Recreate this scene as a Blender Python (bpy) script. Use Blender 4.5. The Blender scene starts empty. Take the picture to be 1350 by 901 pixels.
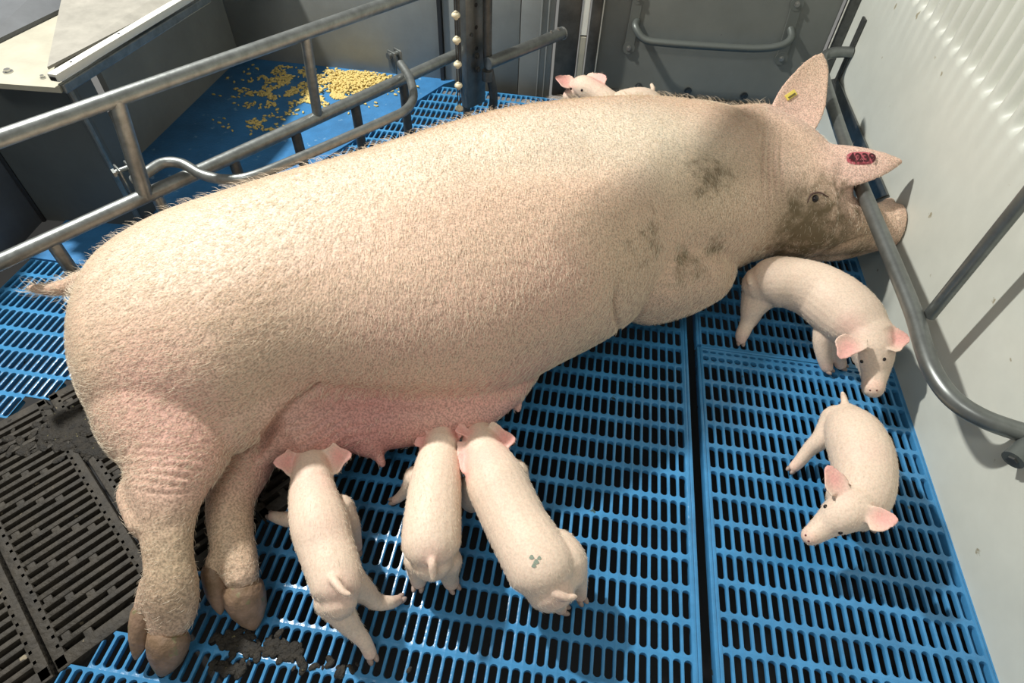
import bpy, bmesh, math, random
import numpy as np
from mathutils import Vector, Matrix, noise
random.seed(7); rng = np.random.default_rng(7)
D = bpy.data; SC = bpy.context.scene; COL = SC.collection

# ------------------------------------------------------------------ camera
F = 793.09; CX, CY = 675.0, 450.5
CAM = np.array([-0.30537, -1.07442, 1.11360])
RM = np.array([[0.9873, -0.1383, 0.0782], [0.1557, 0.7435, -0.6504], [0.0318, 0.6543, 0.7556]])
RM, _ = np.linalg.qr(RM); RM = RM * np.sign(np.diag(RM))
cd = D.cameras.new('camera'); cam = D.objects.new('camera', cd); COL.objects.link(cam)
m4 = Matrix([[*map(float, RM[i]), float(CAM[i])] for i in range(3)] + [[0, 0, 0, 1]])
cam.matrix_world = m4
cd.sensor_width = 36; cd.lens = F / 1350 * 36; cd.clip_start = 0.02
SC.camera = cam

# ------------------------------------------------------------------ world, lamps, exposure
W = D.worlds.new('barn_air'); SC.world = W; W.use_nodes = True
bg = W.node_tree.nodes['Background']; bg.inputs[0].default_value = (1.0, 0.985, 0.93, 1); bg.inputs[1].default_value = 0.24
def tube_lamp(loc, target, sx, sy, power, roll=0, col=(1, 0.98, 0.93)):
    l = D.lights.new('tube_light', 'AREA'); l.shape = 'RECTANGLE'; l.size = sx; l.size_y = sy; l.energy = power; l.color = col
    o = D.objects.new('tube_light', l); COL.objects.link(o); o.location = loc
    d = (Vector(target) - Vector(loc)).normalized()
    o.rotation_euler = (d.to_track_quat('-Z', 'Y').to_matrix() @ Matrix.Rotation(roll, 3, 'Z')).to_euler()
    return o
KEY = np.array([-2.10, 0.55, 2.60])
KEY2 = np.array([-0.85, -1.70, 2.50])
tube_lamp(KEY, (-0.6, 0.0, 0.2), 0.09, 0.16, 128)
tube_lamp(KEY2, (-0.2, 0.1, 0.2), 1.2, 0.3, 17)
vs = SC.view_settings
vs.view_transform = 'Standard'; vs.look = 'None'; vs.gamma = 1; vs.use_curve_mapping = False; vs.exposure = 0.0

# ------------------------------------------------------------------ picture point -> place in the pen
def ray(px, py):
    return RM @ np.array([(px - CX) / F, -(py - CY) / F, -1.0])
def at(px, py, v=0.0, ax=2):
    d = ray(px, py); return CAM + d * ((v - CAM[ax]) / d[ax])
def depth(P): return float(-(RM.T @ (np.array(P) - CAM))[2])
def proj(P):
    q = (np.atleast_2d(P) - CAM) @ RM
    return np.stack([CX + F * q[:, 0] / -q[:, 2], CY - F * q[:, 1] / -q[:, 2]], 1)
def V(p): return Vector((float(p[0]), float(p[1]), float(p[2])))

# ------------------------------------------------------------------ materials
def mat(name, col, rough=0.5, metal=0.0, noise_scale=None, noise_amt=0.15, bump=0.0, bump_scale=60, col2=None, sss=0.0, spec=0.5, spots=None):
    m = D.materials.new(name); m.use_nodes = True; nt = m.node_tree; b = nt.nodes['Principled BSDF']
    b.inputs['Base Color'].default_value = (*col, 1); b.inputs['Roughness'].default_value = rough; b.inputs['Metallic'].default_value = metal
    b.inputs['Specular IOR Level'].default_value = spec
    if sss: b.inputs['Subsurface Weight'].default_value = sss; b.inputs['Subsurface Radius'].default_value = (0.02, 0.008, 0.005); b.inputs['Subsurface Scale'].default_value = 0.6
    tc = nt.nodes.new('ShaderNodeTexCoord')
    last = None
    if noise_scale:
        n = nt.nodes.new('ShaderNodeTexNoise'); n.inputs['Scale'].default_value = noise_scale; n.inputs['Detail'].default_value = 6; n.inputs['Roughness'].default_value = .65
        nt.links.new(tc.outputs['Object'], n.inputs['Vector'])
        r = nt.nodes.new('ShaderNodeValToRGB'); c2 = col2 or tuple(c * (1 - noise_amt) for c in col)
        r.color_ramp.elements[0].position = .35; r.color_ramp.elements[1].position = .68
        r.color_ramp.elements[0].color = (*c2, 1); r.color_ramp.elements[1].color = (*col, 1)
        nt.links.new(n.outputs['Fac'], r.inputs['Fac']); last = r.outputs['Color']
    if spots:
        sc, thr, sc_col = spots
        n = nt.nodes.new('ShaderNodeTexNoise'); n.inputs['Scale'].default_value = sc; n.inputs['Detail'].default_value = 4
        nt.links.new(tc.outputs['Object'], n.inputs['Vector'])
        r = nt.nodes.new('ShaderNodeValToRGB'); r.color_ramp.elements[0].position = thr; r.color_ramp.elements[1].position = thr + .03
        nt.links.new(n.outputs['Fac'], r.inputs['Fac'])
        mx = nt.nodes.new('ShaderNodeMix'); mx.data_type = 'RGBA'
        nt.links.new(r.outputs['Color'], mx.inputs[0]); mx.inputs[7].default_value = (*sc_col, 1)
        if last: nt.links.new(last, mx.inputs[6])
        else: mx.inputs[6].default_value = (*col, 1)
        last = mx.outputs[2]
    if last: nt.links.new(last, b.inputs['Base Color'])
    if bump:
        n = nt.nodes.new('ShaderNodeTexNoise'); n.inputs['Scale'].default_value = bump_scale; n.inputs['Detail'].default_value = 5
        nt.links.new(tc.outputs['Object'], n.inputs['Vector'])
        bp = nt.nodes.new('ShaderNodeBump'); bp.inputs['Strength'].default_value = bump; bp.inputs['Distance'].default_value = .004
        nt.links.new(n.outputs['Fac'], bp.inputs['Height']); nt.links.new(bp.outputs['Normal'], b.inputs['Normal'])
    return m

M_BLUE = mat('blue_plastic', (0.062, 0.275, 0.545), .22, noise_scale=14, noise_amt=.3, bump=.15, bump_scale=90, spots=(28, .70, (.05, .09, .09)))
M_PAD = mat('blue_pad_plastic', (0.05, 0.22, 0.48), .42, noise_scale=9, noise_amt=.3, bump=.3, bump_scale=120, spots=(30, .66, (.17, .33, .5)))
M_IRON = mat('cast_iron', (0.05, 0.042, 0.03), .7, noise_scale=25, col2=(.022, .019, .014), bump=.8, bump_scale=110, spots=(45, .70, (.25, .21, .14)))
M_PIT = mat('pit_slurry', (0.006, 0.006, 0.006), .6)
M_WHITE = mat('white_plastic', (0.63, 0.65, 0.58), .45, noise_scale=3, noise_amt=.14, spots=(26, .715, (.33, .30, .21)), bump=.1, bump_scale=14)
M_GREY = mat('grey_plastic', (0.29, 0.30, 0.28), .45, noise_scale=5, noise_amt=.22, bump=.08, bump_scale=40)
M_DGREY = mat('dark_grey_panel', (0.10, 0.112, 0.108), .5, noise_scale=5, noise_amt=.25)
M_TAUPE = mat('taupe_lid', (0.34, 0.325, 0.28), .5, noise_scale=14, noise_amt=.3, bump=.25, bump_scale=30)
M_CREAM = mat('cream_ledge', (0.44, 0.42, 0.33), .5, noise_scale=12, noise_amt=.2)
M_RAILW = mat('white_profile', (0.80, 0.79, 0.70), .4, noise_scale=20, noise_amt=.1)
M_STEEL = mat('galvanised_steel', (0.30, 0.32, 0.31), .38, .75, noise_scale=40, noise_amt=.35, bump=.12, bump_scale=80)
M_DSTEEL = mat('dark_worn_steel', (0.12, 0.125, 0.12), .42, .6, noise_scale=40, noise_amt=.4, bump=.2, bump_scale=80)
M_BEAD = mat('bead_plastic', (0.75, 0.68, 0.48), .4, noise_scale=60, noise_amt=.35)
M_WIRE = mat('black_wire', (0.03, 0.03, 0.03), .5, .3)
M_EYE = mat('eye', (0.012, 0.008, 0.008), .12)
M_HOOF = mat('hoof_horn', (0.34, 0.22, 0.15), .5, noise_scale=30, col2=(.17, .11, .06), bump=1, bump_scale=50, spots=(34, .60, (.22, .19, .10)))
M_PHOOF = mat('piglet_hoof', (0.40, 0.30, 0.25), .5, noise_scale=60, noise_amt=.4)
M_NOSE = mat('nostril', (0.16, 0.05, 0.045), .5)
M_REDTAG = mat('red_ink_skin', (0.55, 0.12, 0.15), .5, noise_scale=150, noise_amt=.25)
M_INK = mat('dark_ink', (0.05, 0.003, 0.008), .6)
M_GINK = mat('green_ink', (0.22, 0.27, 0.21), .6)
M_YTAG = mat('yellow_tag', (0.75, 0.60, 0.12), .35)
M_TSTEM = mat('tag_slot', (0.13, 0.10, 0.03), .5)
M_FEED = mat('feed_pellets', (0.80, 0.62, 0.22), .75, noise_scale=200, noise_amt=.3)
M_FEEDD = mat('damp_feed', (0.30, 0.24, 0.12), .75, noise_scale=100, noise_amt=.4)
M_DUNG = mat('dung', (0.028, 0.022, 0.013), .7, noise_scale=90, col2=(.008, .007, .005), bump=1, bump_scale=220, spots=(110, .70, (.16, .14, .05)))
M_SILVER = mat('bright_steel', (0.6, 0.6, 0.58), .25, .9)

def skin_mat(name, dirt_scale=18, bumps=0.35, wr_scale=40, speck=260, lo=.9):
    m = D.materials.new(name); m.use_nodes = True; nt = m.node_tree; b = nt.nodes['Principled BSDF']; L = nt.links.new
    b.inputs['Roughness'].default_value = .55; b.inputs['Specular IOR Level'].default_value = .35
    b.inputs['Subsurface Weight'].default_value = .12; b.inputs['Subsurface Radius'].default_value = (0.012, 0.004, 0.003); b.inputs['Subsurface Scale'].default_value = .5
    tc = nt.nodes.new('ShaderNodeTexCoord')
    at_ = nt.nodes.new('ShaderNodeAttribute'); at_.attribute_name = 'tint'
    ad = nt.nodes.new('ShaderNodeAttribute'); ad.attribute_name = 'dirt'
    n = nt.nodes.new('ShaderNodeTexNoise'); n.inputs['Scale'].default_value = dirt_scale; n.inputs['Detail'].default_value = 9; n.inputs['Roughness'].default_value = .7
    L(tc.outputs['Object'], n.inputs['Vector'])
    # dirt where attribute + noise passes a threshold
    s = nt.nodes.new('ShaderNodeMath'); s.operation = 'ADD'; L(ad.outputs['Fac'], s.inputs[0]); L(n.outputs['Fac'], s.inputs[1])
    r = nt.nodes.new('ShaderNodeValToRGB'); r.color_ramp.elements[0].position = .78; r.color_ramp.elements[1].position = 1.0
    L(s.outputs[0], r.inputs['Fac'])
    n2 = nt.nodes.new('ShaderNodeTexNoise'); n2.inputs['Scale'].default_value = 7; n2.inputs['Detail'].default_value = 5; L(tc.outputs['Object'], n2.inputs['Vector'])
    mp = nt.nodes.new('ShaderNodeMapRange'); mp.inputs['To Min'].default_value = .86; mp.inputs['To Max'].default_value = 1.12; L(n2.outputs['Fac'], mp.inputs['Value'])
    vm = nt.nodes.new('ShaderNodeVectorMath'); vm.operation = 'SCALE'; L(at_.outputs['Color'], vm.inputs[0]); L(mp.outputs['Result'], vm.inputs['Scale'])
    mx = nt.nodes.new('ShaderNodeMix'); mx.data_type = 'RGBA'; mx.inputs[7].default_value = (.17, .125, .07, 1)
    n4 = nt.nodes.new('ShaderNodeTexNoise'); n4.inputs['Scale'].default_value = speck; n4.inputs['Detail'].default_value = 3; L(tc.outputs['Object'], n4.inputs['Vector'])
    m4_ = nt.nodes.new('ShaderNodeMapRange'); m4_.inputs['From Min'].default_value = .35; m4_.inputs['From Max'].default_value = .6; m4_.inputs['To Min'].default_value = lo; m4_.inputs['To Max'].default_value = 1.04; L(n4.outputs['Fac'], m4_.inputs['Value'])
    vm2 = nt.nodes.new('ShaderNodeVectorMath'); vm2.operation = 'SCALE'; L(vm.outputs[0], vm2.inputs[0]); L(m4_.outputs['Result'], vm2.inputs['Scale'])
    L(r.outputs['Color'], mx.inputs[0]); L(vm2.outputs[0], mx.inputs[6]); L(mx.outputs[2], b.inputs['Base Color'])
    n3 = nt.nodes.new('ShaderNodeTexNoise'); n3.inputs['Scale'].default_value = wr_scale; n3.inputs['Detail'].default_value = 5; L(tc.outputs['Object'], n3.inputs['Vector'])
    bp = nt.nodes.new('ShaderNodeBump'); bp.inputs['Strength'].default_value = bumps; bp.inputs['Distance'].default_value = .006
    L(n3.outputs['Fac'], bp.inputs['Height']); L(bp.outputs['Normal'], b.inputs['Normal'])
    return m
M_SOW = skin_mat('sow_skin', 24, .55, 45, 280, .58)
M_PIG = skin_mat('piglet_skin', 30, .18, 70)
def hair_mat(name, c, rough=.5):
    m = mat(name, c, rough); return m
M_HAIR = hair_mat('bristle', (.82, .71, .55))

# ------------------------------------------------------------------ object helpers
def link(o, parent=None):
    COL.objects.link(o)
    if parent is not None: o.parent = parent
    return o
def tag(o, label=None, cat=None, group=None, kind=None):
    if label: o['label'] = label
    if cat: o['category'] = cat
    if group: o['group'] = group
    if kind: o['kind'] = kind
    return o
def mesh_obj(name, verts, faces, material, parent=None, smooth=False):
    me = D.meshes.new(name); me.from_pydata([tuple(map(float, v)) for v in verts], [], faces)
    me.materials.append(material)
    if smooth: me.polygons.foreach_set('use_smooth', [True] * len(me.polygons))
    me.update(); return link(D.objects.new(name, me), parent)
def empty(name, loc=(0, 0, 0)):
    o = D.objects.new(name, None); o.empty_display_size = .05; COL.objects.link(o); o.location = V(loc); return o
class MB:
    """collects shapes in world space, builds one mesh"""
    def __init__(s): s.v = []; s.f = []
    def add(s, vs_, fs): o = len(s.v); s.v += [tuple(map(float, v)) for v in vs_]; s.f += [tuple(i + o for i in f) for f in fs]; return s
    def box(s, c, size, ux=(1, 0, 0), uy=(0, 1, 0), uz=(0, 0, 1), bev=0.0):
        bm = bmesh.new(); bmesh.ops.create_cube(bm, size=1.0)
        for v in bm.verts: v.co = Vector((v.co.x * size[0], v.co.y * size[1], v.co.z * size[2]))
        if bev: bmesh.ops.bevel(bm, geom=bm.edges[:], offset=bev, segments=2, affect='EDGES', profile=.5)
        ux, uy, uz = V(ux), V(uy), V(uz); c = V(c)
        vs_ = [c + ux * v.co.x + uy * v.co.y + uz * v.co.z for v in bm.verts]
        bm.verts.index_update(); fs = [[v.index for v in f.verts] for f in bm.faces]; bm.free(); return s.add(vs_, fs)
    def prism(s, poly, off):
        n = len(poly); P = [np.array(p, float) for p in poly]; off = np.array(off, float)
        vs_ = P + [p + off for p in P]
        fs = [list(range(n))[::-1], list(range(n, 2 * n))] + [[i, (i + 1) % n, n + (i + 1) % n, n + i] for i in range(n)]
        return s.add(vs_, fs)
    def tube(s, pts, rad, n=14, caps=True, up=None, sq=1.0):
        P = [np.array(p, float) for p in pts]; R = rad if hasattr(rad, '__len__') else [rad] * len(P)
        T = [P[min(i + 1, len(P) - 1)] - P[max(i - 1, 0)] for i in range(len(P))]; T = [t / (np.linalg.norm(t) + 1e-12) for t in T]
        a = np.array(up if up is not None else ([0, 0, 1] if abs(T[0][2]) < .9 else [1, 0, 0]), float)
        vs_, fs = [], []
        for i, (p, t, r) in enumerate(zip(P, T, R)):
            a = a - t * (a @ t); a /= np.linalg.norm(a); b = np.cross(t, a)
            for k in range(n):
                w = 2 * math.pi * k / n; vs_.append(p + (a * math.cos(w) * sq + b * math.sin(w)) * r)
        for i in range(len(P) - 1):
            for k in range(n): fs.append([i * n + k, i * n + (k + 1) % n, (i + 1) * n + (k + 1) % n, (i + 1) * n + k])
        if caps: fs += [list(range(n))[::-1], [(len(P) - 1) * n + k for k in range(n)]]
        return s.add(vs_, fs)
    def sphere(s, c, r, nu=14, nv=9, sc=(1, 1, 1), ux=(1, 0, 0), uy=(0, 1, 0), uz=(0, 0, 1)):
        c = np.array(c, float); ux, uy, uz = map(lambda q: np.array(q, float), (ux, uy, uz)); vs_ = [c + uz * r * sc[2]]
        for j in range(1, nv):
            ph = math.pi * j / nv
            for k in range(nu):
                w = 2 * math.pi * k / nu
                vs_.append(c + ux * r * sc[0] * math.sin(ph) * math.cos(w) + uy * r * sc[1] * math.sin(ph) * math.sin(w) + uz * r * sc[2] * math.cos(ph))
        vs_.append(c - uz * r * sc[2]); L_ = len(vs_) - 1; fs = [[0, 1 + k, 1 + (k + 1) % nu] for k in range(nu)]
        for j in range(nv - 2):
            for k in range(nu): a = 1 + j * nu; fs.append([a + k, a + nu + k, a + nu + (k + 1) % nu, a + (k + 1) % nu])
        a = 1 + (nv - 2) * nu; fs += [[a + k, L_, a + (k + 1) % nu] for k in range(nu)]
        return s.add(vs_, fs)
    def build(s, name, material, parent=None, smooth=False, base=None):
        o = mesh_obj(name, s.v, s.f, material, parent, smooth)
        if smooth == 'auto':
            me = o.data; me.polygons.foreach_set('use_smooth', [True] * len(me.polygons))
            bm = bmesh.new(); bm.from_mesh(me)
            for e in bm.edges:
                if len(e.link_faces) == 2 and e.calc_face_angle(0) > .7: e.smooth = False
            bm.to_mesh(me); bm.free()
        if parent is not None and parent.type == 'EMPTY': o.matrix_parent_inverse = Matrix.Translation(-parent.location)
        return o
def spline(pts, n=8):
    """Catmull-Rom through rows of numbers"""
    P = np.array(pts, float); out = []
    for i in range(len(P) - 1):
        p0, p1, p2, p3 = P[max(i - 1, 0)], P[i], P[i + 1], P[min(i + 2, len(P) - 1)]
        for k in range(n):
            t = k / n; out.append(.5 * ((2 * p1) + (p2 - p0) * t + (2 * p0 - 5 * p1 + 4 * p2 - p3) * t * t + (-p0 + 3 * p1 - 3 * p2 + p3) * t ** 3))
    out.append(P[-1]); return np.array(out)
def bolt(mb, c, nrm, r=.008):
    c = np.array(c, float); nrm = np.array(nrm, float); nrm /= np.linalg.norm(nrm)
    mb.tube([c - nrm * .002, c + nrm * .002], r * 1.5, 16); mb.tube([c, c + nrm * .007], r, 6)
    return mb

# ------------------------------------------------------------------ setting: floor
P_ = 0.019; Q_ = 0.0587
U = np.array([math.cos(math.radians(54.3)), math.sin(math.radians(54.3)), 0]); N = np.array([U[1], -U[0], 0])   # crate axis, and across it
G0 = np.array([-1.413, -.4805, 0])                         # on the grate's rear edge
GW = 0.583                                                 # across both grate rows (two castings wide)
def in_grate(x, y):
    d = np.array([x, y, 0]) - G0; a = d @ N; b = d @ U; return -.012 < a < GW + .004 and b < .66
PADC = at(585, 113); PADD = at(440, 204)
pdn = (PADD - PADC); pdn /= np.linalg.norm(pdn); pdm = np.array([pdn[1], -pdn[0], 0])
if pdm @ (at(300, 150) - PADC) < 0: pdm = -pdm
def in_pad(x, y): return (np.array([x, y, 0]) - PADC) @ pdm > -.004 and y > .02
def slot_plate(x0, y0, nx, ny, name, skip=lambda x, y: False, rows=None, kx=P_, ky=Q_):
    """moulded slats: each cell is a rounded slot with a rolled rim; cell = (centre x, y, length factor)"""
    cells = []
    yy = y0
    for j in range(ny):
        h = ky * (rows(j) if rows else 1)
        for i in range(nx):
            cx, cy = x0 + (i + .5) * kx, yy - h / 2
            if not skip(cx, cy): cells.append((cx, cy, h))
        yy -= h
    ring = []
    for k in range(12):                                   # stadium outline directions
        w = math.pi * 2 * (k + .5) / 12; ring.append((math.cos(w), math.sin(w)))
    verts, faces = [], []
    for cx, cy, h in cells:
        hw = kx * .335; hl = h / 2 - .0052; o = len(verts)
        if hl < .004: hl = .004
        outer, mid, inn, low = [], [], [], []
        for (c, s_) in ring:
            sx = hw * c; sy = (hl - hw) * (1 if s_ > 0 else -1) + hw * s_ if hl > hw else hl * s_
            m_ = max(abs(c), abs(s_))
            ox = (kx / 2) * max(-1, min(1, c * 1.45)); oy = (h / 2) * (1 if s_ > 0 else -1) * (1.0 if abs(s_) > .6 else (abs(sy) / hl if hl else 1))
            outer.append((cx + ox, cy + oy, 0)); mid.append((cx + sx * 1.16, cy + sy * 1.05, -.0006)); inn.append((cx + sx, cy + sy, -.0042)); low.append((cx + sx * 1.38, cy + sy * 1.03, -.013))
        verts += outer + mid + inn + low
        for r_ in range(3):
            for k in range(12):
                k2 = (k + 1) % 12; faces.append((o + r_ * 12 + k, o + r_ * 12 + k2, o + (r_ + 1) * 12 + k2, o + (r_ + 1) * 12 + k))
    return verts, faces
ROWY = lambda k: -k * Q_ + .0                              # cross-bar k counted from the fit
y_top = Q_ * 19.5 + .0
v1, f1 = slot_plate(-.006 - 108 * P_, Q_ * 19 , 108, 37, '', skip=lambda x, y: in_grate(x, y) or in_pad(x, y) or x < -1.74)
fb = MB(); fb.add(v1, f1)
# right-hand panels: the near one begins with its own lipped edge and short slots
xr = .0405
ye = float(at(1000, 468)[1])
far_rows = int((1.2 - ye) / Q_)
v2, f2 = slot_plate(xr, ye + .006 + far_rows * Q_, 24, far_rows, '')
fb.add(v2, f2)
def rr(j): return [.30, .42][j] if j < 2 else 1
v3, f3 = slot_plate(xr, ye - .004, 24, 16, '', rows=rr)
fb.add(v3, f3)
for xx, y0, y1 in ((-.0005, -1.15, 1.19), (xr - .0045, -1.15, ye + .0), (xr - .0045, ye + .008, 1.19), (xr + 24 * P_ + .003, -1.15, 1.19)):
    for dx in (-.0035, .0035):
        fb.box((xx + dx + .001, (y0 + y1) / 2, -.012), (.0075, abs(y1 - y0), .026), bev=.0025)
fb.box((.27, ye + .002, -.012), (.46, .008, .026), bev=.002)
floor = fb.build('floor', M_BLUE, smooth='auto'); floor['kind'] = 'structure'
pit = MB().box((-.6, .1, -.42), (4.0, 3.4, .02)).build('floor_pit', M_PIT); pit['kind'] = 'structure'
# pit side under the white wall
pw = MB().box((.515, .1, -.21), (.012, 2.6, .40)).build('pit_wall', M_PIT); pw['kind'] = 'structure'

# solid blue pad under the feed
pp = [PADC + pdn * .0, PADC + pdn * 1.3, np.array([-1.74, float((PADC + pdn * 1.3)[1]), 0]), np.array([-1.74, 1.18, 0]), np.array([float(PADC[0]) + .05, 1.18, 0])]
pad = MB().prism([p + np.array([0, 0, -.02]) for p in pp], (0, 0, .026)).build('solid_floor_pad', M_PAD)
pad.location = (0, 0, 0); tag(pad, 'solid blue plastic floor pad in the back corner under the spilled feed', 'floor pad')

# cast-iron dunging grate, two castings deep, slots along the crate
def iron():
    vs_, fs = [], []
    mb = MB()
    def cell(a, b, w, l):
        c = G0 + N * a + U * b; return c
    # frames and bars: each bar runs along the crate axis
    tops = []
    bw = .0105; pitch = .0205
    b_lo, b_hi = -1.0, .66
    seam_b = [(-.47), (-.035), (.41)]
    seams = []
    sb = float((at(40, 818) - G0) @ U); sb2 = float((at(125, 627) - G0) @ U)
    L_ = sb2 - sb
    cuts = [sb - L_, sb, sb2, sb2 + L_, sb2 + 2 * L_, sb2 + 3 * L_, sb2 + 4 * L_]
    for c0, c1 in zip(cuts[:-1], cuts[1:]):
        if c0 > .66: break
        c1e = min(c1, .66)
        o = c0 + .003; e = c1e - .003
        for a_, wd in ((.008, .022), (GW - .011, .026)):
            mb.box(G0 + N * a_ + U * ((o + e) / 2) + np.array([0, 0, -.012]), (e - o, wd, .028), U, N, (0, 0, 1), bev=.003)
        for bb in (o + .010, e - .010):
            mb.box(G0 + N * (GW / 2) + U * bb + np.array([0, 0, -.012]), (.020, GW, .028), U, N, (0, 0, 1), bev=.003)
        k = 0; a_ = .030
        while a_ < GW - .03:
            mb.box(G0 + N * a_ + U * ((o + e) / 2) + np.array([0, 0, -.011]), (e - o - .02, bw, .026), U, N, (0, 0, 1), bev=.0022)
            # bridges between neighbouring bars, staggered as cast
            q = o + .03 + (k % 4) * .028
            step = .105 if (k // 3) % 2 else .21
            while q < e - .02:
                mb.box(G0 + N * (a_ + pitch / 2) + U * q + np.array([0, 0, -.012]), (.014, pitch, .024), U, N, (0, 0, 1), bev=.002)
                q += step
            a_ += pitch; k += 1
    return mb
grate = iron().build('slatted_iron_grate', M_IRON, smooth='auto')
tag(grate, 'dark dirty cast iron slatted grate set in the floor behind the sow', 'floor grate')

# ------------------------------------------------------------------ setting: white wall with flutes
def wall_right():
    x = .503; y0, y1 = -1.2, 1.215; zf = .53
    vs_, fs = [], []
    # fluted part above zf: profile along y; rounded scoop at each lower end
    fl = .0515; ny = int((y1 - y0) / (fl / 12)); zs = [-.03, .2, .4, zf - .012, zf - .004, zf + .004, zf + .014, zf + .028, zf + .05, .8, 1.0, 1.6]
    ph0 = 0.0
    for z in zs:
        k = 0 if z < zf - .006 else min(1, (z - zf + .006) / .03); k = math.sin(k * math.pi / 2)
        for i in range(ny + 1):
            y = y0 + (y1 - y0) * i / ny
            ph = ((y - .085) / fl) % 1.0; s_ = (.5 + .5 * math.cos(2 * math.pi * ph)) ** 1.5
            vs_.append((x + .024 * k * s_, y, z))
    n = ny + 1
    for j in range(len(zs) - 1):
        for i in range(ny): fs.append((j * n + i, j * n + i + 1, (j + 1) * n + i + 1, (j + 1) * n + i))
    # back and rim give the panel its thickness
    o = len(vs_); vs_ += [(x + .03, y0, -.03), (x + .03, y1, -.03), (x + .03, y1, 1.6), (x + .03, y0, 1.6)]
    fs += [(o, o + 3, o + 2, o + 1), (0, o, o + 1, ny), ((len(zs) - 1) * n, (len(zs) - 1) * n + ny, o + 2, o + 3)]
    w = mesh_obj('wall_right', vs_, fs, M_WHITE, smooth=True); w['kind'] = 'structure'; return w
wall_right()

# ------------------------------------------------------------------ setting: back wall of grey planks
YB = 1.165
def wall_back():
    mb = MB()
    xs = [-1.76, -.885, -.60, -.478]
    for a, b in zip(xs[:-1], xs[1:]):
        mb.box(((a + b) / 2, YB + .015, .28), (b - a - .003, .03, .64), bev=.002)
    for xg in (-.50, -.525): mb.box((xg, YB - .002, .28), (.006, .012, .62), bev=.002)
    w = mb.build('wall_back', M_GREY, smooth='auto'); w['kind'] = 'structure'
    g = MB().box((-.893, YB - .004, .27), (.014, .02, .60), bev=.001).build('dark_gap_1', M_WIRE); g['kind'] = 'structure'  # solid black strip standing in for the dark gap between planks
wall_back()
# left partition face (beyond the pad) and its post are part of the creep box below

# ------------------------------------------------------------------ creep box in the far left corner
def creep_box():
    XF = -1.722
    root = empty('creep_box', (-1.9, .6, 0)); tag(root, 'dark grey creep box with taupe lid, cream ledge and white edge profile at far left', 'creep box')
    n0 = at(100, 118, XF, 0); corner_y = .30
    # side board facing the crate
    zt = .30
    def zfor(b, py):
        lo, hi = -.1, 1.0
        for _ in range(40):
            z = (lo + hi) / 2
            if proj([b[0], b[1], z])[0, 1] > py: lo = z
            else: hi = z
        return z
    A = np.array([-1.515, .115, 0]); zt = .425; z2 = .445
    MB().prism([(XF, .45, 0), (XF, 1.16, 0), (XF, 1.16, z2), (XF, .45, z2)], (-.02, 0, 0)).build('side_board', M_GREY, root)
    MB().box((-1.60, .62, .440), (.25, 1.10, .012), bev=.002).build('lid_base', M_DGREY, root)
    # front board facing the viewer, slightly turned
    B = at(58, 290)
    d = B - A; d /= np.linalg.norm(d); n_ = np.array([d[1], -d[0], 0]);
    if n_[1] > 0: n_ = -n_
    MB().prism([A, B, B + np.array([0, 0, zt]), A + np.array([0, 0, zt])], -n_ * .02).build('front_board', M_DGREY, root)
    MB().tube([A + d * .0 + n_ * .003 + np.array([0, 0, .0]), A + d * .0 + n_ * .003 + np.array([0, 0, zt])], .007, 10).build('corner_rod', M_STEEL, root)
    MB().box(A + np.array([-.015, .045, zt / 2]), (.03, .06, zt - .02), bev=.004).build('corner_post', M_DGREY, root)
    # next board further left
    C = B + np.array([-.02, -.16, 0]) ; 
    C = at(-60, 420)
    MB().prism([B, C, C + np.array([0, 0, zt + .2]), B + np.array([0, 0, zt + .2])], (-.02, .01, 0)).build('outer_board', M_GREY2, root)
    MB().tube([B + np.array([.004, -.004, 0]), B + np.array([.004, -.004, zt])], .006, 8).build('seam_strip', M_WIRE, root)
    # cream ledge: flat top
    lz = .447
    L1 = at(78, 116, lz); L0 = at(-30, 108, lz); L2 = at(84, 12, lz); L3 = at(-40, 76, lz)
    mb = MB().prism([L0, L1, at(100, 60, lz), L2, L3], (0, 0, -.012)); mb.build('ledge', M_CREAM, root)
    for q_, r_ in ((at(11, 95, lz), .007), (at(57, 103, lz), .004)): bolt(MB(), q_, (0, 0, 1), r_).build('bolt', M_SILVER, root)
    # dark hood board behind the ledge
    MB().prism([at(-30, 72, lz), at(82, 17, lz), at(86, -40, lz + .05), at(-60, -40, lz + .05)], (0, 0, .01)).build('hood_board', M_GREY2, root)
    # taupe lid sloping up, edge to the profile
    T = [at(64, 92, lz + .012), at(84, -5, lz + .03), at(250, -30, lz + .03), at(240, 0, lz + .012)]
    MB().prism(T, (0, 0, .006)).build('lid', M_TAUPE, root)
    # white profile on the edge of the lid, with a grey runner below
    a, b = at(70, 103, .468), at(262, -12, .455)
    u = b - a; u /= np.linalg.norm(u); w = np.array([-u[1], u[0], 0])
    pr = MB().box((a + b) / 2, (np.linalg.norm(b - a), .024, .018), u, w, (0, 0, 1), bev=.003).build('edge_profile', M_RAILW, root, smooth='auto')
    ca = a - u * .0; MB().box(a + (0, 0, -.001), (.004, .014, .009), u, w, (0, 0, 1), bev=.001).build('profile_end', M_WIRE, root)
    for t in (.11, .40): MB().tube([a + (b - a) * t * 1.0 + (0, 0, .008), a + (b - a) * t + (0, 0, .0100)], .0028, 10).build('screw_hole', M_WIRE, root)
    a2, b2 = at(80, 117, .440), at(276, -2, .425)
    MB().box((a2 + b2) / 2, (np.linalg.norm(b2 - a2), .014, .022), u, w, (0, 0, 1), bev=.003).build('runner', M_STEEL, root)
    return root
M_GREY2 = mat('bluish_grey_panel', (0.12, 0.13, 0.14), .5, noise_scale=7, noise_amt=.3)
creep_box()

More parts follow.
